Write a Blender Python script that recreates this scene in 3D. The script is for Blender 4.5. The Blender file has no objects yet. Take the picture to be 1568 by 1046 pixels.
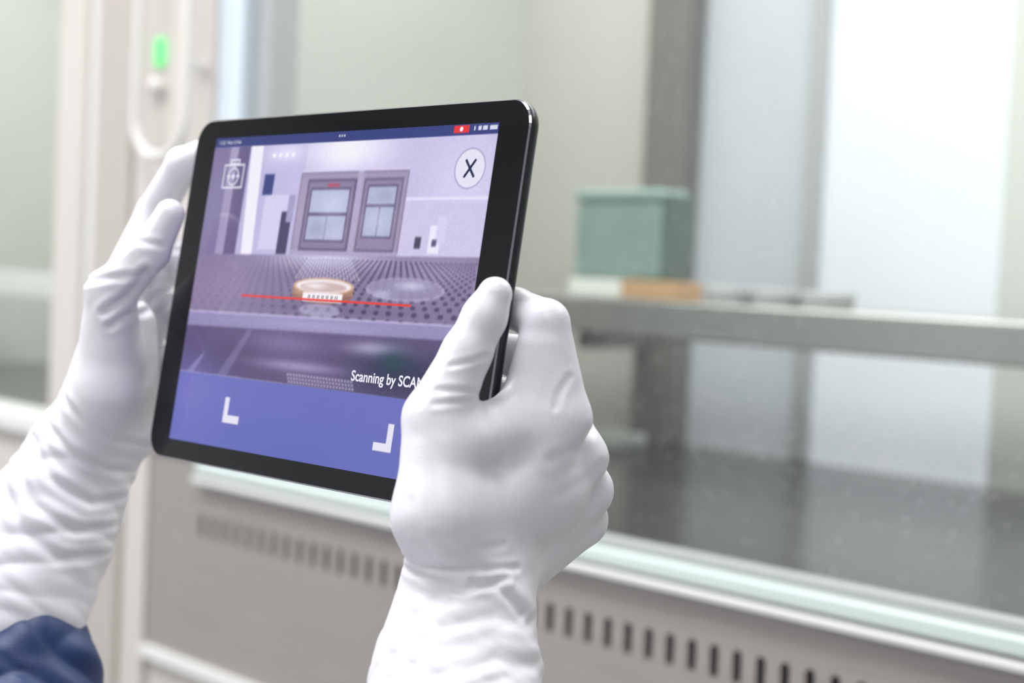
import bpy, math, numpy as np
from mathutils import Matrix, Vector, noise
# ------------------------------------------------------------------ helpers
scene=bpy.context.scene
CAMH=1.35
M=np.array([[0.6857,-0.06314,0.72514],[0.7265,-0.0021,-0.68716],[0.04491,0.998,0.04443]])
CAM=np.array([0.,-1.,CAMH])
hold_o=CAM+M@np.array([0,0,-.7])
HOLD=Matrix(((*M[0],hold_o[0]),(*M[1],hold_o[1]),(*M[2],hold_o[2]),(0,0,0,1)))  # frame the technician holds the tablet in

def lin(c):
    c=np.asarray(c,float)/255.
    return np.where(c<=.04045,c/12.92,((c+.055)/1.055)**2.4)
def L4(c): return (*[float(v) for v in lin(c)],1.)

def mat(name,col,rough=.5,metal=0.,emit=None,es=1.,bump=0.,bscale=200.,var=0.,vscale=3.,coat=0.,stretch=None,sheen=0.,bdist=.001,bump2=0.,b2scale=60.,b2dist=.002):
    m=bpy.data.materials.new(name);m.use_nodes=True
    nt=m.node_tree;b=nt.nodes["Principled BSDF"]
    b.inputs["Base Color"].default_value=L4(col);b.inputs["Roughness"].default_value=rough
    b.inputs["Metallic"].default_value=metal
    if coat: b.inputs["Coat Weight"].default_value=coat
    if sheen: b.inputs["Sheen Weight"].default_value=sheen
    if emit is not None:
        b.inputs["Emission Color"].default_value=L4(emit);b.inputs["Emission Strength"].default_value=es
        try: m.cycles.emission_sampling='NONE'
        except Exception: pass
    if bump or var:
        tc=nt.nodes.new("ShaderNodeTexCoord");mp=nt.nodes.new("ShaderNodeMapping")
        nt.links.new(tc.outputs["Object"],mp.inputs[0])
        if stretch: mp.inputs["Scale"].default_value=stretch
        if var:
            n=nt.nodes.new("ShaderNodeTexNoise");n.inputs["Scale"].default_value=vscale;n.inputs["Detail"].default_value=3
            nt.links.new(mp.outputs[0],n.inputs["Vector"])
            r=nt.nodes.new("ShaderNodeMapRange");r.inputs["From Min"].default_value=.25;r.inputs["From Max"].default_value=.75
            r.inputs["To Min"].default_value=1-var;r.inputs["To Max"].default_value=1+var
            nt.links.new(n.outputs[0],r.inputs[0])
            mx=nt.nodes.new("ShaderNodeMix");mx.data_type='RGBA';mx.blend_type='MULTIPLY';mx.inputs[0].default_value=1
            mx.inputs[6].default_value=L4(col);nt.links.new(r.outputs[0],mx.inputs[7]);nt.links.new(mx.outputs[2],b.inputs["Base Color"])
        if bump:
            n=nt.nodes.new("ShaderNodeTexNoise");n.inputs["Scale"].default_value=bscale;n.inputs["Detail"].default_value=3
            nt.links.new(mp.outputs[0],n.inputs["Vector"])
            bp=nt.nodes.new("ShaderNodeBump");bp.inputs["Strength"].default_value=bump;bp.inputs["Distance"].default_value=bdist
            nt.links.new(n.outputs[0],bp.inputs["Height"]);nt.links.new(bp.outputs[0],b.inputs["Normal"])
            if bump2:
                n2=nt.nodes.new("ShaderNodeTexNoise");n2.inputs["Scale"].default_value=b2scale;n2.inputs["Detail"].default_value=2;n2.inputs["Distortion"].default_value=1.2
                try: n2.noise_type='RIDGED_MULTIFRACTAL'
                except Exception: pass
                nt.links.new(mp.outputs[0],n2.inputs["Vector"])
                bq=nt.nodes.new("ShaderNodeBump");bq.inputs["Strength"].default_value=bump2;bq.inputs["Distance"].default_value=b2dist;bq.invert=True
                nt.links.new(n2.outputs[0],bq.inputs["Height"]);nt.links.new(bp.outputs[0],bq.inputs["Normal"]);nt.links.new(bq.outputs[0],b.inputs["Normal"])
    return m
def glassmat(name,tint,gl=.08,rough=.02,trans=(255,255,255)):
    m=bpy.data.materials.new(name);m.use_nodes=True;nt=m.node_tree;nt.nodes.clear()
    t=nt.nodes.new("ShaderNodeBsdfTransparent");t.inputs[0].default_value=L4(trans)
    g=nt.nodes.new("ShaderNodeBsdfGlossy");g.inputs[0].default_value=L4(tint);g.inputs["Roughness"].default_value=rough
    tc=nt.nodes.new("ShaderNodeTexCoord")
    x=nt.nodes.new("ShaderNodeMixShader");x.inputs[0].default_value=gl
    nt.links.new(t.outputs[0],x.inputs[1]);nt.links.new(g.outputs[0],x.inputs[2])
    v=nt.nodes.new("ShaderNodeTexVoronoi");v.inputs["Scale"].default_value=120;nt.links.new(tc.outputs["Object"],v.inputs["Vector"])
    s=nt.nodes.new("ShaderNodeMapRange");s.inputs["From Min"].default_value=.1;s.inputs["From Max"].default_value=.18;s.inputs["To Min"].default_value=.3;s.inputs["To Max"].default_value=0.
    nt.links.new(v.outputs["Distance"],s.inputs[0])
    d=nt.nodes.new("ShaderNodeBsdfDiffuse");d.inputs[0].default_value=(.8,.8,.8,1)
    y=nt.nodes.new("ShaderNodeMixShader");nt.links.new(s.outputs[0],y.inputs[0]);nt.links.new(x.outputs[0],y.inputs[1]);nt.links.new(d.outputs[0],y.inputs[2])
    o=nt.nodes.new("ShaderNodeOutputMaterial");nt.links.new(y.outputs[0],o.inputs[0]);return m

def link(o,parent=None):
    scene.collection.objects.link(o)
    if parent is not None: o.parent=parent
    return o
def empty(name,mw=None):
    e=bpy.data.objects.new(name,None);scene.collection.objects.link(e);e.empty_display_size=.05
    if mw is not None: e.matrix_world=mw
    return e
def mesh(name,verts,faces,m,parent=None,smooth=False):
    me=bpy.data.meshes.new(name);me.from_pydata([tuple(v) for v in verts],[],[tuple(f) for f in faces]);me.update()
    if m: me.materials.append(m)
    if smooth: me.polygons.foreach_set("use_smooth",[True]*len(me.polygons))
    return link(bpy.data.objects.new(name,me),parent)
def box(name,x0,x1,y0,y1,z0,z1,m,parent=None,bevel=0.,rel=True):
    h=CAMH if rel else 0
    z0+=h;z1+=h
    v=[(x,y,z) for z in (z0,z1) for y in (y0,y1) for x in (x0,x1)]
    f=[(0,2,3,1),(4,5,7,6),(0,1,5,4),(2,6,7,3),(0,4,6,2),(1,3,7,5)]
    o=mesh(name,v,f,m,parent)
    if bevel:
        b=o.modifiers.new("bevel","BEVEL");b.width=bevel;b.segments=3
    return o
def tube(name,pts,r,m,parent=None,cyclic=False,res=6):
    cu=bpy.data.curves.new(name,"CURVE");cu.dimensions="3D";cu.bevel_depth=r;cu.bevel_resolution=res
    s=cu.splines.new("POLY");s.points.add(len(pts)-1)
    for i,p in enumerate(pts): s.points[i].co=(*p,1)
    s.use_cyclic_u=cyclic;cu.use_fill_caps=True
    cu.materials.append(m)
    o=bpy.data.objects.new(name,cu);link(o)
    dg=bpy.context.evaluated_depsgraph_get();me=bpy.data.meshes.new_from_object(o.evaluated_get(dg))
    bpy.data.objects.remove(o);me.polygons.foreach_set("use_smooth",[True]*len(me.polygons))
    return link(bpy.data.objects.new(name,me),parent)
def lathe(name,prof,m,parent=None,n=48,loc=(0,0,0)):
    V=[];F=[]
    for i in range(n):
        a=2*math.pi*i/n
        for r,z in prof: V.append((loc[0]+r*math.cos(a),loc[1]+r*math.sin(a),loc[2]+z))
    k=len(prof)
    for i in range(n):
        for j in range(k-1):
            a=i*k+j;b=((i+1)%n)*k+j;F.append((a,b,b+1,a+1))
    return mesh(name,V,F,m,parent,True)

# ------------------------------------------------------------------ materials
m_steel=mat("brushed_steel_panel",(162,156,152),.38,.35,var=.1,vscale=8,stretch=(1,1,40),bump=.2,bscale=60)
m_steel_d=mat("dark_steel_worktop",(60,58,57),.22,.3,var=.2,vscale=5)
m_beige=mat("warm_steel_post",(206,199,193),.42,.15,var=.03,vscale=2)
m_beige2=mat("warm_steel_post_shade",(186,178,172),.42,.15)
m_trimw=mat("pale_trim",(222,222,219),.35,.1)
m_ledge=mat("greenish_glass_edge",(202,214,210),.2,0,coat=.5)
m_inner=mat("chamber_back_grey",(195,194,186),.5,.1,var=.06,vscale=2.)
m_innerL=mat("chamber_left_grey",(194,197,190),.5,.0,var=.06,vscale=2.)
m_bluew=mat("bluish_white_frame",(206,216,224),.3,.0)
m_post=mat("grey_post",(126,124,120),.4,.4)
m_postl=mat("light_grey_post",(172,174,174),.4,.2)
m_lit1=mat("glowing_panel_soft",(172,177,181),.4,0,emit=(205,210,214),es=.19,var=.1,vscale=3)  # emission stands in for the bright room behind the back panels
m_lit2=mat("glowing_panel_bright",(198,202,206),.4,0,emit=(226,232,238),es=.33,var=.07,vscale=3)  # same stand-in glow, stronger, for the brighter panel
m_shelf=mat("shelf_steel",(172,171,167),.28,.8,var=.2,vscale=3)
m_green=mat("green_plastic",(138,162,154),.3,0,var=.15,vscale=12)
m_greend=mat("green_plastic_shaded",(86,104,98),.35)
m_white=mat("white_card",(228,230,222),.5)
m_orange=mat("amber_card",(190,152,112),.5)
m_dark=mat("cavity_shade",(34,32,32),.7)
m_wall=mat("room_wall_paint",(224,225,226),.7,0)
m_floor=mat("vinyl_floor",(165,167,169),.4,0,var=.05)
m_clear=mat("dish_plastic",(184,186,186),.2,0,coat=.4)
m_glass=glassmat("sash_glass",(255,255,255),.09,.03,(245,248,246))
m_led=mat("green_indicator",(90,200,120),.3,emit=(120,235,140),es=.75)
m_knob=mat("white_knob",(218,215,211),.35)
m_lamp=mat("ceiling_lamp_diffuser",(255,255,255),.5,emit=(255,255,255),es=2.5)

# ------------------------------------------------------------------ room
box("floor",-4.5,3,-3.6,1.0,-.05,0,m_floor,rel=False)
box("ceiling",-4.5,3,-3.6,1.0,2.7,2.75,m_wall,rel=False)
box("wall_back",-4.5,3,.95,1.0,0,2.7,m_wall,rel=False)
box("wall_front",-4.5,3,-3.6,-3.55,0,2.7,m_wall,rel=False)
box("wall_left",-4.5,-4.45,-3.55,.95,0,2.7,m_wall,rel=False)
box("wall_right",2.95,3,-3.55,.95,0,2.7,m_wall,rel=False)
box("baseboard_front",-4.45,2.95,-3.55,-3.535,0,.1,m_postl,rel=False)
box("baseboard_left",-4.45,-4.435,-3.53,.0,0,.1,m_postl,rel=False)
def area(name,loc,sx,sy,e,rot=(0,0,0),col=(1,1,1)):
    l=bpy.data.lights.new(name,"AREA");l.shape='RECTANGLE';l.size=sx;l.size_y=sy;l.energy=e;l.color=col
    o=bpy.data.objects.new(name,l);o.location=loc;o.rotation_euler=rot;link(o);return o
for i,(x,y,en) in enumerate([(-2.6,-1.1,38),(-.9,-.9,25),(1.,-1.5,9),(-1.6,-2.8,22)]):
    nm="ceiling_lamp" if i==0 else f"ceiling_lamp.{i:03d}"
    e=empty(nm)
    box("diffuser",x-.6,x+.6,y-.3,y+.3,2.685,2.698,m_lamp,e,rel=False)
    a=area("lamp_light",(x,y,2.67),1.2,.6,en,col=(.97,.985,1));a.parent=e

# ------------------------------------------------------------------ cabinet
cab=empty("biosafety_cabinet")
XR=1.2
box("vent_panel_upper",-1.655,XR,0,.004,-.283,-.252,m_steel,cab)
box("vent_panel_lower",-1.655,XR,0,.004,-.455,-.320,m_steel,cab)
V=[];F=[]
pitch=.023;x=-1.5555;n=28
zc=-.3015;hh=.0185
cells=[]
while x<.6:
    cells.append(x);x+=pitch
def ring(V,F,cx_,w,h):
    base=len(V);sr=.0044;sh_=.0135
    for i in range(n):
        a=2*math.pi*(i+.5)/n;c,s=math.cos(a),math.sin(a)
        t=min(w/2/abs(c) if abs(c)>1e-6 else 9,h/abs(s) if abs(s)>1e-6 else 9)
        ox,oz=c*t,s*t
        ix=sr*c; iz=(sh_-sr)*(1 if s>0 else -1)+sr*s
        V+= [(cx_+ox,0,CAMH+zc+oz),(cx_+ix,0,CAMH+zc+iz),(cx_+ix,.006,CAMH+zc+iz)]
    for i in range(n):
        a=base+3*i;b=base+3*((i+1)%n)
        F.append((a,b,b+1,a+1));F.append((a+1,b+1,b+2,a+2))
    cor=[(w/2,h),(-w/2,h),(-w/2,-h),(w/2,-h)]
    for (qx,qz) in cor:
        ang=math.atan2(qz,qx)%(2*math.pi);k=int((ang/(2*math.pi)*n)-.5);k2=(k+1)%n
        V.append((cx_+qx,0,CAMH+zc+qz));F.append((base+3*k,len(V)-1,base+3*k2))
for c in cells: ring(V,F,c+.0115,pitch,hh)
mesh("vent_slots",V,F,m_steel,cab)
xe=cells[-1]+pitch
box("vent_row_left",-1.655,cells[0],0,.004,-.320,-.283,m_steel,cab)
box("vent_row_right",xe,XR,0,.004,-.320,-.283,m_steel,cab)
box("vent_shade_backing",-1.64,XR-.02,.02,.03,-.33,-.27,m_dark,cab)  # near-black sheet behind the slots, painted in place of the hollow's shade
box("lower_trim",-1.655,XR,-.008,.01,-.470,-.455,m_trimw,cab,.002)
box("lower_body",-1.655,XR,.004,.9,-1.345,-.470,m_beige,cab)
box("sash_rail",-1.55,XR,-.014,.03,-.252,-.246,m_trimw,cab,.0015)
box("sash_gap",-1.55,XR,-.006,.03,-.246,-.243,m_post,cab)
box("sash_edge",-1.55,XR,-.009,.03,-.243,-.230,m_ledge,cab,.003)
box("sash_channel",-1.55,XR,.004,.02,-.230,-.222,m_postl,cab,.001)
# chamber
box("worktop",-3.0,XR,.03,.72,-.26,-.228,m_steel_d,cab)
box("chamber_back",-3.0,-1.511,.70,.72,-.228,.85,m_inner,cab)
box("chamber_post",-1.511,-1.44,.66,.72,-.228,.85,m_post,cab,.004)
box("chamber_panel_soft",-1.44,-1.262,.70,.72,-.228,.85,m_lit1,cab)
box("chamber_mullion",-1.262,-1.236,.69,.72,-.228,.85,m_postl,cab,.003)
box("chamber_panel_bright",-1.236,-.985,.70,.72,-.228,.85,m_lit2,cab)
box("chamber_back_right",-.985,XR,.70,.72,-.228,.85,m_innerL,cab)
box("chamber_roof",-3.0,XR,0,.72,.85,.87,m_wall,cab)
box("chamber_side_right",XR-.01,XR,0,.72,-.26,.85,m_inner,cab)
box("chamber_side_left",-3.01,-3.0,0,.72,-.26,.85,m_innerL,cab)
box("header",-3.2,XR,-.03,.9,.87,1.3,m_beige,cab)
box("shelf",-1.62,XR-.02,.35,.56,-.069,-.028,m_shelf,cab,.003)
for i,xx in enumerate((-1.5,-.2,.9)):
    box(f"shelf_bracket_{i}",xx,xx+.02,.54,.70,-.10,-.069,m_post,cab)
box("post_a",-1.89,-1.823,-.01,.05,-1.345,.87,m_beige,cab,.003)
box("post_b",-1.823,-1.792,-.002,.05,-1.345,.87,m_trimw,cab)
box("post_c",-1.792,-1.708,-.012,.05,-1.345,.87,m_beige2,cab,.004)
box("post_d",-1.708,-1.547,-.006,.05,-.228,.87,m_beige,cab,.004)
box("post_d_low",-1.708,-1.657,-.004,.05,-1.345,-.228,m_beige,cab,.002)
box("panel_corner",-1.657,-1.55,-.0,.03,-.252,-.228,m_steel,cab)
box("frame_pale",-1.547,-1.500,.0,.05,-.23,.87,m_bluew,cab,.002)
box("frame_seal",-1.500,-1.465,.015,.05,-.23,.87,m_postl,cab,.002)
box("left_sill",-3.0,-1.89,-.02,.05,-.238,-.214,m_trimw,cab,.003)
box("left_apron",-3.0,-1.89,-.005,.05,-1.345,-.238,m_beige,cab)
box("left_chamber_band",-3.0,-1.9,.3,.34,-.085,-.045,m_trimw,cab,.003)
box("left_divider",-1.83,-1.80,.05,.70,-.228,.85,m_innerL,cab)
mesh("glass_sash",[(-1.465,.012,CAMH-.23),(XR-.01,.012,CAMH-.23),(XR-.01,.012,CAMH+.87),(-1.465,.012,CAMH+.87)],[(0,1,2,3)],m_glass,cab)
mesh("left_glass",[(-3,.012,CAMH-.22),(-1.89,.012,CAMH-.22),(-1.89,.012,CAMH+.87),(-3,.012,CAMH+.87)],[(0,1,2,3)],m_glass,cab)
def rrect(x0,x1,z0,z1,r,y,k=8):
    P=[]
    for (cx_,cz_,a0) in ((x1-r,z1-r,0),(x0+r,z1-r,90),(x0+r,z0+r,180),(x1-r,z0+r,270)):
        for i in range(k+1):
            a=math.radians(a0+90*i/k);P.append((cx_+r*math.cos(a),y,CAMH+cz_+r*math.sin(a)))
    return P
tube("handle_loop",rrect(-1.665,-1.560,.108,.55,.045,-.03),.006,m_knob,cab,True)
for z in (.2,.47): box(f"handle_standoff_{int(z*100)}",-1.566,-1.556,-.03,0,z,z+.012,m_knob,cab,.002)
box("indicator",-1.661,-1.644,-.014,-.004,.212,.246,m_led,cab,.005)
lathe("lock_knob",[(0,.0),(.009,0),(.011,.004),(.011,.012),(.007,.018),(0,.019)],m_knob,cab)
kb=bpy.data.objects["lock_knob"];kb.rotation_euler=(math.radians(90),0,0);kb.location=(-1.652,-.004,CAMH+.190)
area("chamber_fill",(-1.3,.33,CAMH+.84),3.0,.3,26).parent=cab  # unseen fill light, added because the chamber interior needs light

# things on the shelf
sb=empty("storage_box")
box("body",-1.357,-1.222,.38,.425,-.006,.082,m_green,sb,.006)
box("lid",-1.359,-1.220,.378,.427,.082,.097,m_green,sb,.006)
box("end_wall",-1.222,-1.212,.382,.425,-.006,.092,m_greend,sb,.004)  # right side of the box, its shade put into a darker green
cb=empty("slide_box")
box("card_white",-1.358,-1.275,.375,.42,-.0275,-.008,m_white,cb,.002)
box("card_amber",-1.275,-1.19,.375,.42,-.0275,-.007,m_orange,cb,.002)
for i,xx in enumerate((-1.135,-1.07,-1.005)):
    e=empty("petri_dish" if i==0 else f"petri_dish.{i:03d}")
    lathe("dish",[(0,0),(.026,0),(.027,.001),(.027,.014),(.026,.014),(.026,.0015),(0,.0015)],m_clear,e,loc=(xx,.40,CAMH-.0279))
    lathe("dish_lid",[(0,.0185),(.028,.0185),(.0285,.0175),(.0285,.007),(.028,.007)],m_clear,e,loc=(xx,.40,CAMH-.0279))
wp=empty("wipe_pack")
box("pack",-1.50,-1.42,.52,.6,-.228,-.208,m_white,wp,.006)

# ------------------------------------------------------------------ tablet
W,H=240.,169.5; sw,sh=204.,150.
TAB=Matrix(((.6937,.1453,-.7055,-.0866),(-.0563,.9874,.148,.0209),(.7181,-.063,.6931,-.0330),(0,0,0,1)))
tablet=empty("tablet_computer",HOLD@TAB)
mm=.001
m_bez=mat("bezel_glass",(6,6,8),.05,0)
m_body=mat("space_grey_aluminium",(64,64,69),.33,.8)
m_chf=mat("polished_chamfer",(190,190,196),.18,.95)
def outline(inset,k=12):
    w,h,r=(W/2-inset)*mm,(H/2-inset)*mm,(12-inset)*mm
    P=[]
    for sx,sy,a0 in ((1,1,0),(-1,1,90),(-1,-1,180),(1,-1,270)):
        for i in range(k+1):
            a=math.radians(a0+90*i/k);P.append((sx*(w-r)+r*math.cos(a),sy*(h-r)+r*math.sin(a)))
    return P
def loft(name,prof,m,capf=False,capb=False):
    V=[];F=[]
    for ins,z in prof: V+=[(x,y,z*mm) for x,y in outline(ins)]
    nn=52
    for j in range(len(prof)-1):
        for i in range(nn):
            a=j*nn+i;b=j*nn+(i+1)%nn;F.append((a,a+nn,b+nn,b))
    if capf: F.append(tuple(range(nn)))
    if capb: F.append(tuple(reversed(range((len(prof)-1)*nn,len(prof)*nn))))
    return mesh(name,V,F,m,tablet)
loft("front_glass",[(.9,0),(.8,-.25)],m_bez,capf=True)
loft("chamfer",[(.8,-.25),(.75,-.1),(.15,-.75)],m_chf)
o=loft("shell",[(.15,-.75),(0,-1.0),(0,-3.2),(.25,-4.6),(1.1,-6.0),(2.6,-7.0),(5,-7.5)],m_body,capb=True)
o.data.polygons.foreach_set("use_smooth",[True]*len(o.data.polygons))
lathe("home_button",[(5.0*mm,.02*mm),(5.6*mm,.12*mm),(6.0*mm,.02*mm)],m_body,tablet,loc=(111*mm,0,0))
lathe("front_camera",[(0,.05*mm),(1.6*mm,.05*mm)],m_body,tablet,loc=(-111*mm,0,0))
box("volume_buttons",.06,.09,.0842,.0853,-.0042,-.0022,m_body,tablet,.0004,rel=False)

# ---- the picture the screen shows (drawn in millimetres on the panel)
SS=6;nx,ny=int(sw*SS),int(sh*SS)
gx=(np.arange(nx)+.5)/SS-sw/2;gy=(np.arange(ny)+.5)/SS-sh/2
GX,GY=np.meshgrid(gx,gy)
C=np.zeros((ny,nx,3))
def inside(P):
    m_=np.zeros(GX.shape,bool);n_=len(P)
    for i in range(n_):
        x1,y1=P[i];x2,y2=P[(i+1)%n_]
        if y1==y2: continue
        c=((y1>GY)!=(y2>GY))&(GX<(x2-x1)*(GY-y1)/(y2-y1)+x1);m_^=c
    return m_
def fill(P,col,a=1.):
    k=inside(P);C[k]=C[k]*(1-a)+np.array(col,float)*a
def rect(x0,y0,x1,y1,col,a=1.): fill([(x0,y0),(x1,y0),(x1,y1),(x0,y1)],col,a)
def glow(x,y,rx,ry,col,a,mask=None):
    g=a*np.exp(-((GX-x)/rx)**2-((GY-y)/ry)**2)
    if mask is not None: g=g*mask
    C[:]=C*(1-g[...,None])+np.array(col,float)*g[...,None]
def ell(x,y,rx,ry,col,a=1.):
    i0,i1=np.searchsorted(gx,[x-rx-.3,x+rx+.3]);j0,j1=np.searchsorted(gy,[y-ry-.3,y+ry+.3])
    s_=(slice(j0,j1),slice(i0,i1))
    k=((GX[s_]-x)/rx)**2+((GY[s_]-y)/ry)**2<1;B=C[s_];B[k]=B[k]*(1-a)+np.array(col,float)*a
def blur(m_):
    for ax in (0,1):
        acc=np.zeros_like(C);wt=0
        for q,wq in ((-4,.06),(-3,.1),(-2,.14),(-1,.17),(0,.18),(1,.17),(2,.14),(3,.1),(4,.06)):
            acc+=np.roll(C,q,ax)*wq;wt+=wq
        C[m_]=(acc/wt)[m_]
C[:]=(182,176,216)
glow(5,66,34,13,(240,236,255),.95)
glow(85,50,34,34,(212,206,240),.8)
rect(-102,14,-88,75,(124,112,158));rect(-88,14,-81,75,(166,156,194));rect(-81,14,-71,75,(106,94,140))
glow(-95,40,14,30,(150,140,182),.5,(GX<-71)*1.)
fill([(-71,75),(-61,75),(-57,17),(-66,17)],(232,228,255))
rect(-57,17,-25,72,(186,180,222));glow(-40,66,16,5,(230,228,250),.7);glow(-30,45,8,20,(196,190,230),.5)
for xx in (-51,-46,-41,-36): ell(xx,65,1.3,.9,(250,250,255))
rect(-56,46,-48,56,(64,74,140));rect(-53,20,-34,46,(204,200,234));rect(-38,18,-30,38,(82,74,112));rect(-34,33,-29,46,(160,156,196))
rect(-27,17,50,57,(142,130,162));rect(-26,18,49,55.5,(160,148,180))
glow(-22,36,5,16,(178,166,200),.5);glow(17,40,4,14,(190,180,212),.5)
rect(-21,20,15,53,(112,100,134));rect(-19.6,21.2,13.4,51.8,(140,128,162));rect(-18,24,11.5,49,(104,94,130));rect(-17,25,10.5,48,(178,182,216));rect(-17,36,10.5,37.5,(104,92,126));rect(-3.6,25,-2.6,36,(150,150,190));rect(-6,49.4,3,50.8,(190,84,112))
rect(20,20,47,53,(120,108,142));rect(21.2,21.2,45.8,51.8,(146,134,168));rect(23,26,44,50,(108,96,132));rect(24,27,43,49,(172,178,212));rect(24,40,43,41.2,(112,100,134));rect(33,27,34,40,(138,132,168))
rect(15,17,19,57,(176,164,200));rect(-27,17,50,20,(170,160,198))
rect(-27,56.3,50,57,(214,208,236))
glow(0,41,10,5,(212,214,240),.5);glow(33,34,9,6,(208,210,238),.4);glow(-10,30,6,4,(146,148,182),.5);glow(5,28,5,3,(196,200,228),.5);glow(36,45,5,3,(150,154,186),.5)
rect(50,17,102,44,(200,192,228));rect(50,43,102,44,(228,222,250))
rect(60,22,64,27,(84,76,104));rect(69,20,76,32,(228,224,247));rect(73,24,79,36,(206,200,235));rect(71,23,74,26,(104,94,134))
tb=[(-102,17),(102,19),(102,-9),(-102,-11)]
fill(tb,(134,122,160))
mk=inside(tb)
glow(0,16,40,4.5,(226,222,248),.75,mk);glow(-80,3,34,16,(156,136,174),.7,mk);glow(80,13,25,6,(176,164,204),.6,mk);glow(20,-6,60,3,(106,94,134),.5,mk)
z=1.0
row=0
while z<3.6:
    yy=30-40/z
    for i in range(-34,35):
        xx=4+(i+(row%2)*.5)*9.2/z
        if abs(xx)<101 and yy<16.5:
            a_=np.clip(.1+.6/(1+math.exp(-(xx+15)/14.)),0,.66);ell(xx,yy,2.0/z,1.2/z**1.5,(60,50,86),a_)
    z+=.1;row+=1
for i in range(-9,10):
    fill([(3+i*1.6,17),(3.7+i*1.6,17),(4.4+i*2.6,7),(3.2+i*2.6,7)],(244,240,255),.42)
lo=[(-102,-11),(102,-9),(102,-42),(-102,-41)]
fill(lo,(98,84,128));mk=inside(lo)
fill([(-102,-11),(102,-9),(102,-15.5),(-102,-18.5)],(148,138,186))
glow(0,-14,50,2.5,(178,168,212),.5,mk)
fill([(-102,-11),(102,-9),(102,-9.8),(-102,-11.9)],(186,178,218))
glow(-20,-23,30,5,(142,130,180),.6,mk);glow(45,-22,18,3,(200,194,228),.85,mk);glow(-70,-33,28,9,(80,64,104),.7,mk)
fill([(-50,-18),(-46,-18),(-62,-41),(-70,-41)],(132,120,166),.6)
fill([(-86,-33),(-82,-30),(-90,-41),(-96,-41)],(176,168,208),.6)
glow(-5,-33,34,2.5,(172,160,204),.75,mk)
glow(64,-32,34,10,(48,50,84),.85,mk);glow(58,-27,10,5,(40,78,88),.8,mk)
for j in range(3):
    for i in range(22): ell(-14+i*2.2+j*.8,-37-j*1.6,.8,.5,(226,222,244),.7)
ell(58,4.2,26,5.2,(186,178,212),.6);ell(58,4.6,24,4.3,(140,130,170),.7);glow(62,6,10,2,(214,210,238),.7);glow(44,2,6,1.5,(206,200,232),.6)
ell(2,-7,15,3,(206,200,232),.45)
ell(2,0,22,4.0,(150,108,96));rect(-20,0,24,4,(172,128,108));glow(-14,1.5,5,3,(210,168,140),.6);ell(2,4.0,22,3.8,(214,176,148));ell(2,4.0,20,3.0,(236,226,234));ell(2,3.6,17,2.2,(194,164,158),.8);glow(-4,4,8,1.3,(246,240,246),.8)
rect(-12,-3.2,17,.9,(238,236,250))
blur(inside([(-102,-41.5),(102,-41.5),(102,70),(-102,70)]))
# the camera feed is a touch greyer and punchier than the interface around it
k=(GY>-41.5)&(GY<70.2);g_=C[k].mean(1,keepdims=True);q=C[k]*.84+g_*.16;C[k]=(q-150)*1.12+154
rng=np.random.default_rng(4)
gn=rng.normal(0,3.2,(ny//3+1,nx//3+1)).repeat(3,0).repeat(3,1)[:ny,:nx]
C[:]=C+(gn*(GY>-41.5))[...,None]
for i in range(22):
    if i%3: rect(-9+i*1.1,-1.6,-8.5+i*1.1,-.2,(60,56,80))
rect(-9,-2.7,12,-2.3,(90,86,110))
rect(-60,-2.9,64,-1.9,(244,66,62),.95)
rect(-102,-75,102,-41.5,(106,112,190));glow(-20,-72,90,14,(98,106,186),.8);glow(-90,-50,30,20,(120,118,198),.6)
rect(-102,70.2,102,75,(58,68,130));rect(-102,70,102,70.4,(112,114,174))
rect(74.5,71.2,84,74.4,(236,56,62));ell(79.2,72.8,1,1,(255,255,255))
for a,b in ((87,87.8),(89.5,91.5),(92.3,95.2),(96.5,101)): rect(a,72,b,73.8,(222,224,245))
for xx in (-1.8,0,1.8): ell(xx-1,72.8,.5,.5,(235,235,250))
rect(-59.5,-63,-56,-51,(234,232,248));rect(-59.5,-63,-46.5,-59.3,(234,232,248))
rect(61.2,-64.5,65,-52.5,(234,232,248));rect(53,-64.5,65,-61,(234,232,248))
ell(88,56,9.6,8.8,(170,166,206),.7);ell(88,56,8.7,8.0,(234,232,250))
for sgn in (1,-1):
    q=[(88-3.6,56-3.4*sgn),(88-2.6,56-4.1*sgn),(88+3.6,56+3.4*sgn),(88+2.6,56+4.1*sgn)];fill(q,(28,36,74))
def ringr(x0,y0,x1,y1,t,col):
    k=inside([(x0,y0),(x1,y0),(x1,y1),(x0,y1)])&~inside([(x0+t,y0+t),(x1-t,y0+t),(x1-t,y1-t),(x0+t,y1-t)]);C[k]=col
wc=(236,234,250)
ringr(-91,49.5,-74,61.5,.9,wc);ringr(-86.5,61.2,-78.5,64,.8,wc)
d_=np.hypot(GX+82.5,GY-55.4);k=(d_<4.6)&(d_>3.8);C[k]=wc
fill([(-88,56),(-84.8,56),(-86.4,53.6)],wc);fill([(-80.2,55),(-77,55),(-78.6,57.4)],wc);ell(-82.5,55.4,1.3,1.3,wc)
C=np.clip(C,0,255)
C2=C.reshape(ny//2,2,nx//2,2,3).mean((1,3));ny2,nx2=C2.shape[:2]
ux=(np.arange(nx2)/(nx2-1)-.5)*sw*mm;uy=(np.arange(ny2)/(ny2-1)-.5)*sh*mm
UX,UY=np.meshgrid(ux,uy)
co=np.c_[UX.ravel(),UY.ravel(),np.full(UX.size,.00006)]
ii=np.arange(ny2*nx2).reshape(ny2,nx2)
fa=np.stack([ii[:-1,:-1],ii[:-1,1:],ii[1:,1:],ii[1:,:-1]],-1).reshape(-1,4)
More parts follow.
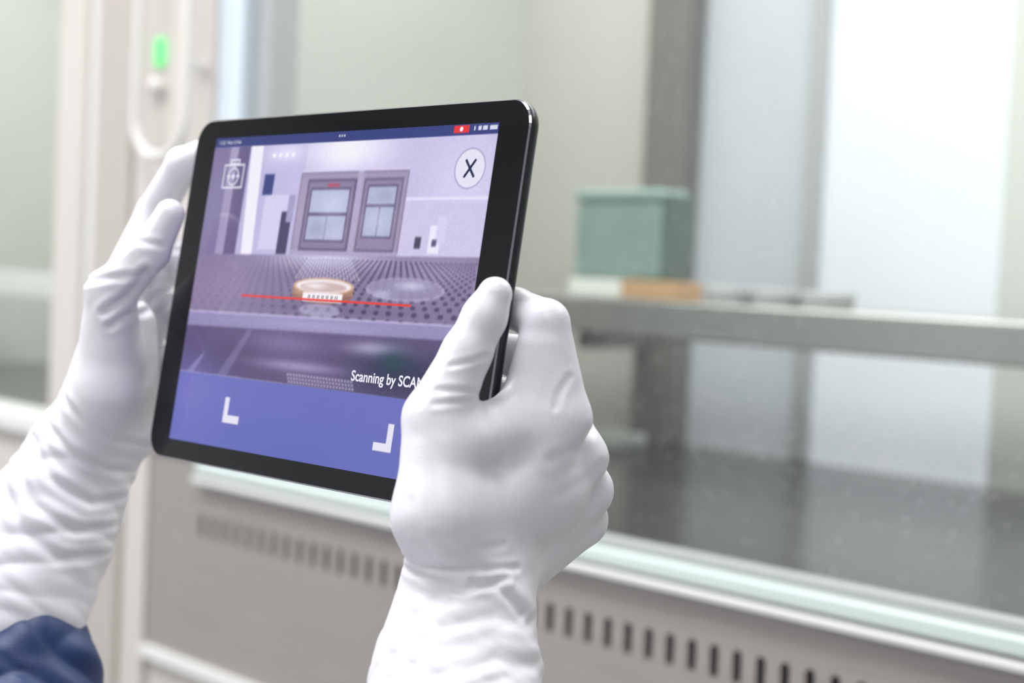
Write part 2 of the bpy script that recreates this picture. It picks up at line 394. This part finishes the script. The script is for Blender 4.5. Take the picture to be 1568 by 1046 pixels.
def fastmesh(name,co,fa,m,parent=None,smooth=True):
    me=bpy.data.meshes.new(name);me.vertices.add(len(co));me.vertices.foreach_set("co",co.astype(np.float32).ravel())
    me.loops.add(fa.size);me.loops.foreach_set("vertex_index",fa.astype(np.int32).ravel())
    me.polygons.add(len(fa));me.polygons.foreach_set("loop_start",np.arange(0,fa.size,4,dtype=np.int32))
    me.polygons.foreach_set("use_smooth",np.full(len(fa),smooth))
    me.update(calc_edges=True);me.validate()
    me.materials.append(m);return link(bpy.data.objects.new(name,me),parent)
m_scr=mat("lit_screen",(6,6,8),.06,emit=(200,200,200));nt=m_scr.node_tree
at=nt.nodes.new("ShaderNodeAttribute");at.attribute_name="pix";b=nt.nodes["Principled BSDF"]
nt.links.new(at.outputs["Color"],b.inputs["Emission Color"]);b.inputs["Emission Strength"].default_value=.94
so=fastmesh("screen_image",co,fa,m_scr,tablet,False)
ca=so.data.color_attributes.new("pix","FLOAT_COLOR","POINT")
lc=np.c_[lin(C2.reshape(-1,3)),np.ones(nx2*ny2)].astype(np.float32);ca.data.foreach_set("color",lc.ravel())
m_txt=mat("screen_text",(20,20,20),.1,emit=(240,238,252),es=.95)
def text(name,s,x,y,size,bold=0.):
    cu=bpy.data.curves.new(name,"FONT");cu.body=s;cu.size=size*mm;cu.offset=bold*mm;cu.materials.append(m_txt)
    o=bpy.data.objects.new(name,cu);link(o);dg=bpy.context.evaluated_depsgraph_get()
    me=bpy.data.meshes.new_from_object(o.evaluated_get(dg));bpy.data.objects.remove(o)
    o=link(bpy.data.objects.new(name,me),tablet);o.location=(x*mm,y*mm,.00012);return o
text("scan_caption","Scanning by SCAN",31.6,-36.4,6.4,.13)
text("clock","11:22  Wed 12 Feb",-99,71.8,2.4)

# ------------------------------------------------------------------ implicit-surface modelling for hands
class Field:
    def __init__(s,lo,hi,v):
        s.lo=np.array(lo,float);s.v=v;s.n=np.ceil((np.array(hi)-s.lo)/v).astype(int)+1
        s.D=np.full(s.n,14.,np.float32)
    def cap(s,a,b,ra,rb,k=4.):
        a=np.array(a,float);b=np.array(b,float);mr=max(ra,rb)+13
        i0=np.maximum(((np.minimum(a,b)-mr-s.lo)/s.v).astype(int),0);i1=np.minimum(((np.maximum(a,b)+mr-s.lo)/s.v).astype(int)+2,s.n)
        if (i1<=i0).any(): return
        ax=[ (s.lo[d]+np.arange(i0[d],i1[d])*s.v).astype(np.float32) for d in range(3)]
        X,Y,Z=np.meshgrid(*ax,indexing='ij')
        ba=b-a;L=max(ba@ba,1e-6)
        h=np.clip(((X-a[0])*ba[0]+(Y-a[1])*ba[1]+(Z-a[2])*ba[2])/L,0,1)
        d=np.sqrt((X-a[0]-h*ba[0])**2+(Y-a[1]-h*ba[1])**2+(Z-a[2]-h*ba[2])**2)-(ra+(rb-ra)*h)
        sl=tuple(slice(i0[q],i1[q]) for q in range(3));D=s.D[sl]
        t=np.clip(.5+.5*(D-d)/k,0,1);s.D[sl]=D+(d-D)*t-k*t*(1-t)
    def chain(s,J,k=3.,k0=None):
        for i in range(len(J)-1):
            s.cap(J[i][:3],J[i+1][:3],J[i][3],J[i+1][3],(k0 if (i==0 and k0) else k))
    def mesh(s):
        D=s.D;D[0]=D[-1]=9;D[:,0]=D[:,-1]=9;D[:,:,0]=D[:,:,-1]=9
        I=D<0;cnt=np.zeros(np.array(D.shape)-1,np.int8)
        offs=[(i,j,k) for i in (0,1) for j in (0,1) for k in (0,1)]
        nxx,nyy,nzz=cnt.shape
        for i,j,k in offs: cnt+=I[i:i+nxx,j:j+nyy,k:k+nzz]
        act=np.argwhere((cnt>0)&(cnt<8));idx=np.full(cnt.shape,-1,np.int64);idx[tuple(act.T)]=np.arange(len(act))
        acc=np.zeros((len(act),3));w=np.zeros(len(act))
        for a in offs:
            for d in range(3):
                if a[d]: continue
                bb=list(a);bb[d]=1
                va=D[tuple((act+a).T)];vb=D[tuple((act+bb).T)]
                m_=(va<0)!=(vb<0);t=np.where(m_,va/np.where(m_,va-vb,1),0)
                pp=np.array(a,float)[None].repeat(len(act),0);pp[:,d]=t
                acc+=pp*m_[:,None];w+=m_
        co=(act+acc/w[:,None])*s.v+s.lo
        Q=[]
        for d in range(3):
            sl0=[slice(None)]*3;sl1=[slice(None)]*3;sl0[d]=slice(0,-1);sl1[d]=slice(1,None)
            A=I[tuple(sl0)];B=I[tuple(sl1)];e=np.argwhere(A!=B)
            d1,d2=(d+1)%3,(d+2)%3
            e=e[(e[:,d1]>0)&(e[:,d2]>0)]
            def cell(o1,o2):
                q=e.copy();q[:,d1]-=o1;q[:,d2]-=o2;return idx[tuple(q.T)]
            q=np.stack([cell(1,1),cell(0,1),cell(0,0),cell(1,0)],-1)
            fl=A[tuple(e.T)];q[~fl]=q[~fl][:,::-1];Q.append(q)
        return co,np.concatenate(Q)
def normals(co,fa):
    v=co[fa];n_=np.cross(v[:,2]-v[:,0],v[:,3]-v[:,1]);N=np.zeros_like(co)
    for k in range(4): np.add.at(N,fa[:,k],n_)
    return N/(np.linalg.norm(N,axis=1,keepdims=True)+1e-9)
def smoothm(co,fa,it):
    for _ in range(it):
        acc=np.zeros_like(co);w=np.zeros(len(co))
        for a,b in ((0,1),(1,2),(2,3),(3,0)):
            np.add.at(acc,fa[:,a],co[fa[:,b]]);np.add.at(acc,fa[:,b],co[fa[:,a]]);np.add.at(w,fa[:,a],1);np.add.at(w,fa[:,b],1)
        co=co*.5+.5*acc/w[:,None]
    return co
def segd(P,a,b):
    ba=b-a;h=np.clip(((P-a)@ba)/(ba@ba),0,1);return np.linalg.norm(P-a-h[:,None]*ba,axis=1)
def creases(co,N,curves):
    out=np.zeros(len(co))
    for pts,amp,w in curves:
        pts=np.array(pts,float);d=np.full(len(co),99.)
        for i in range(len(pts)-1): d=np.minimum(d,segd(co[:,:2],pts[i],pts[i+1]))
        g=-amp*np.exp(-(d/w)**2)+.55*amp*np.exp(-((d-2.1*w)/(1.1*w))**2)
        out+=g*np.clip((N[:,2]+.1)/.4,0,1)
    return out
def ringfold(co,a,b,amp,wl,seed,start=0.,fade=12.,swirl=.8):
    # rounded bulges separated by thin creases that wrap round the arm
    a=np.array(a,float);b=np.array(b,float);ax=b-a;Ln=np.linalg.norm(ax);ax/=Ln
    t=(co-a)@ax;rad=co-a-t[:,None]*ax;rad/=np.linalg.norm(rad,axis=1,keepdims=True)+1e-9
    g=np.clip((t-start)/fade,0,1);out=np.zeros(len(co));ids=np.nonzero(g>0)[0]
    for i in ids:
        r_=rad[i];q=Vector((t[i]/wl+seed+swirl*r_[0]+.5*r_[2],r_[0]*.55+seed*3,r_[1]*.55+r_[2]*.55))
        n1=abs(noise.noise(q));q2=Vector((t[i]/(wl*.55)+seed*2+r_[1]*1.6-r_[0]*1.2,r_[0]*.8,r_[2]*.8))
        n2=abs(noise.noise(q2))
        out[i]=amp*(1.6*math.sqrt(n1*n1+.002)-.35+.45*(math.sqrt(n2*n2+.003)-.2))
    return out*g

m_glove=mat("white_nitrile_glove",(230,227,233),.36,0,bump=.12,bscale=1100,bump2=.14,b2scale=45,b2dist=.0015)
m_gown=mat("navy_gown_fabric",(12,42,92),.42,0,bump=.3,bscale=1500,var=.15,vscale=40)

# ---------------- right hand: back towards us, thumb on the screen, fingers behind
Fd=Field((-75,-190,-45),(60,45,150),1.1)
Fd.chain([(-28,-67,72,17),(-29.4,-30,66,13),(-17.6,-4.4,64,9.6),(-10.7,9.6,63,8.6),(-6.6,18.5,63,6.9)],3)
Fd.cap((-18,-88,56),(20.2,-30.4,52),17,11,8)
Fd.cap((-16,-88,48),(27.5,-47.2,36),17,11,8)
Fd.cap((-12,-90,42),(30.5,-61.8,21),17,11,8)
Fd.cap((-8,-94,38),(28.8,-75.4,9),17,11.5,8)
Fd.cap((-28,-67,72),(-17,-92,55),17,22,8)
Fd.cap((-24,-40,67),(8,-33,54),12,12,6)
Fd.cap((-24,-66,66),(14,-60,44),15,15,8)
Fd.cap((9,-26,50),(11.5,-3,50),14,10.3,4)
Fd.cap((-6,-32,60),(8,-22,52),8,9,5)
F4=[[(20.2,-30.4,52,11),(13.5,7.5,50,9.3),(1.6,13.5,32,8.4),(-12,14.4,19,7.4)],
    [(27.5,-47.2,36,11),(14.2,-15.7,17,9.6),(1.7,-6.2,11,8.8),(-13.3,-2,18,7.6)],
    [(30.5,-61.8,21,11),(17,-34.5,-4,9.3),(1.7,-24.6,-6,8.6),(-13.5,-21.3,10,7.4)],
    [(28.8,-75.4,9,10.5),(17,-53.6,-15,8.2),(3.1,-44.7,-12,7.6),(-9.5,-41.1,2,6.8)]]
for q in F4: Fd.chain(q,2.2,4)
Fd.chain([(-16,-92,50,25),(-19.5,-112,60,27.5),(-21.6,-131.5,72,32),(-23,-153.6,88,35),(-24,-172,101,36)],8)
co,fa=Fd.mesh();co=smoothm(co,fa,3);N=normals(co,fa)
cr=creases(co,N,[([(-41.8,-83.8),(-31,-86.3),(-16,-86.3),(1.5,-87.3)],.8,1.2),([(-41,-87.8),(-31,-90.3),(-18.5,-94),(-3.5,-91)],1.1,1.4),
 ([(-36,-75.6),(-21,-79.3),(-3.5,-78)],.35,1.3),([(-14.8,-90.6),(-3.5,-95.3),(4,-104)],1.,1.5),
 ([(-43,-101.8),(-26,-105.6),(-6,-103),(7.8,-108)],.7,1.8),([(-46,-116.8),(-26,-121.8),(-6,-116.8),(9,-121.8)],.8,2.),
 ([(-23.5,-9.3),(-15.5,-7.6),(-9.8,-5.6)],.5,1.),([(-28.5,-18.6),(-19.8,-18.8),(-11,-20.3)],.5,1.1),([(-30,-24),(-20,-23),(-11,-22)],.4,1.),
 ([(22.5,-14),(18.5,-20),(17,-25.6)],.35,1.3),([(31,-36),(24,-42.8),(15.5,-46)],.5,2.),([(36,-50),(28,-56),(19,-60)],.4,2.),
 ([(-9,-28),(-5,-36),(-3,-44)],.5,1.6),([(-38,-60),(-34,-75),(-30,-84)],.3,2.),([(-30,-72),(-12,-84),(-6,-92)],.35,1.4)])
rf=ringfold(co,(-16,-88,50),(-24,-172,101),2.1,16,3.1,4,16)
co=co+N*(cr+rf)[:,None]
hr=empty("gloved_hand",HOLD)
fastmesh("right_glove",co*mm,fa,m_glove,hr)
Fs=Field((-100,-400,70),(50,-145,280),2.5)
Fs.chain([(-23.5,-160,92,36),(-25,-180,106,44),(-30,-230,140,46),(-45,-345,215,52)],6)
co,fa=Fs.mesh();co=smoothm(co,fa,2);N=normals(co,fa);co=co+N*ringfold(co,(-24,-160,92),(-45,-345,215),4.,24,7.7,-60,10)[:,None]
fastmesh("right_gown_sleeve",co*mm,fa,m_gown,hr)

# ---------------- left hand: thumb on the edge, fingers spread behind
Fd=Field((-310,-210,-215),(-125,115,-65),1.15)
Fd.chain([(-203.5,-25.4,-124,18),(-200,24,-114,12.5),(-177.5,44.2,-102,9.3),(-167.5,62.5,-100,7.3)],3)
Fd.cap((-222,-55,-145),(-203.7,27,-150),19,12,8)
Fd.cap((-220,-55,-150),(-207.3,14,-166),19,12,8)
Fd.cap((-218,-58,-152),(-210.9,-3.3,-172),19,12,8)
Fd.cap((-216,-60,-150),(-211,-20.8,-172),19,12,8)
Fd.cap((-203.5,-25.4,-124),(-222,-60,-143),18,26,8)
Fd.cap((-198,-45,-143),(-197,8,-140),17,14,8)
F4=[[(-203.7,27,-150,12),(-188.6,67,-160,9.6),(-171,92.,-148,8.8),(-148.7,98,-127,7.4)],
    [(-207.3,14,-166,12),(-182.7,42.9,-175,9.6),(-158.2,49.5,-142,8.8),(-140.3,49.6,-112,7.6)],
    [(-210.9,-3.3,-172,12),(-183.7,15,-180,9.4),(-159,21,-146,8.6),(-139.6,21.9,-109,7.4)],
    [(-211,-20.8,-172,11),(-187.5,-11.4,-178,8.4),(-165.9,-7.6,-150,7.7),(-145.8,-5.6,-114,6.8)]]
for q in F4: Fd.chain(q,2.5,5)
Fd.chain([(-224,-60,-145,27),(-235.4,-86.7,-142,32),(-242.7,-104.7,-138,33),(-248.3,-122.2,-132,34),(-252,-139,-126,33),(-254,-150,-122,30)],8)
co,fa=Fd.mesh();co=smoothm(co,fa,3);N=normals(co,fa)
cr=creases(co,N,[([(-192,44),(-183.8,49),(-170.7,46.7)],.6,1.4),([(-210.6,29.7),(-197.5,31),(-183.8,32),(-178,35)],.9,1.6),
 ([(-200,14.6),(-189.3,22.1),(-177.9,33.6)],1.4,1.9),([(-197.5,8),(-187.7,15.2),(-179.5,21.8)],.9,1.8),
 ([(-228.6,-24.6),(-213.9,-38.4),(-197.5,-49.8),(-182.8,-54.7)],.8,1.8),([(-236,-40),(-220,-54.7),(-202.4,-65.2),(-186,-67.8)],1.1,1.9),
 ([(-243.3,-48.2),(-230.2,-67.8),(-210.6,-80.9),(-191,-79.2)],1.3,2.),([(-251.5,-58),(-236.7,-80.9),(-217.1,-94),(-197.5,-94.6)],1.3,2.1),
 ([(-254.7,-71),(-240,-94),(-223.7,-107),(-204,-108.7)],1.1,2.2)])
rf=ringfold(co,(-218,-40,-146),(-254,-136,-127),2.5,16,5.3,6,18)
co=co+N*(cr+rf)[:,None]
hl=empty("gloved_hand.001",HOLD)
fastmesh("left_glove",co*mm,fa,m_glove,hl)
Fs=Field((-330,-420,-190),(-180,-115,70),2.)
Fs.chain([(-240,-147,-128,23),(-247,-165,-120,38),(-249,-188,-110,43),(-254,-251,-70,46),(-252,-350,0,52)],5)
co,fa=Fs.mesh();co=smoothm(co,fa,2);N=normals(co,fa);co=co+N*ringfold(co,(-252,-128,-128),(-252,-350,0),4.5,22,2.2,-60,10)[:,None]
fastmesh("left_gown_sleeve",co*mm,fa,m_gown,hl)

# ------------------------------------------------------------------ world, camera
w=bpy.data.worlds.new("world");scene.world=w;w.use_nodes=True
w.node_tree.nodes["Background"].inputs[0].default_value=(.85,.88,.9,1);w.node_tree.nodes["Background"].inputs[1].default_value=.6
cd=bpy.data.cameras.new("camera");cd.sensor_width=36;cd.lens=36*2500/1568
cd.clip_start=.02
cam=bpy.data.objects.new("camera",cd);link(cam)
cam.matrix_world=Matrix(((*M[0],CAM[0]),(*M[1],CAM[1]),(*M[2],CAM[2]),(0,0,0,1)))
cd.dof.use_dof=True;cd.dof.focus_distance=.69;cd.dof.aperture_fstop=6.2
scene.camera=cam
try:
    scene.view_settings.view_transform='Standard'
except Exception: pass
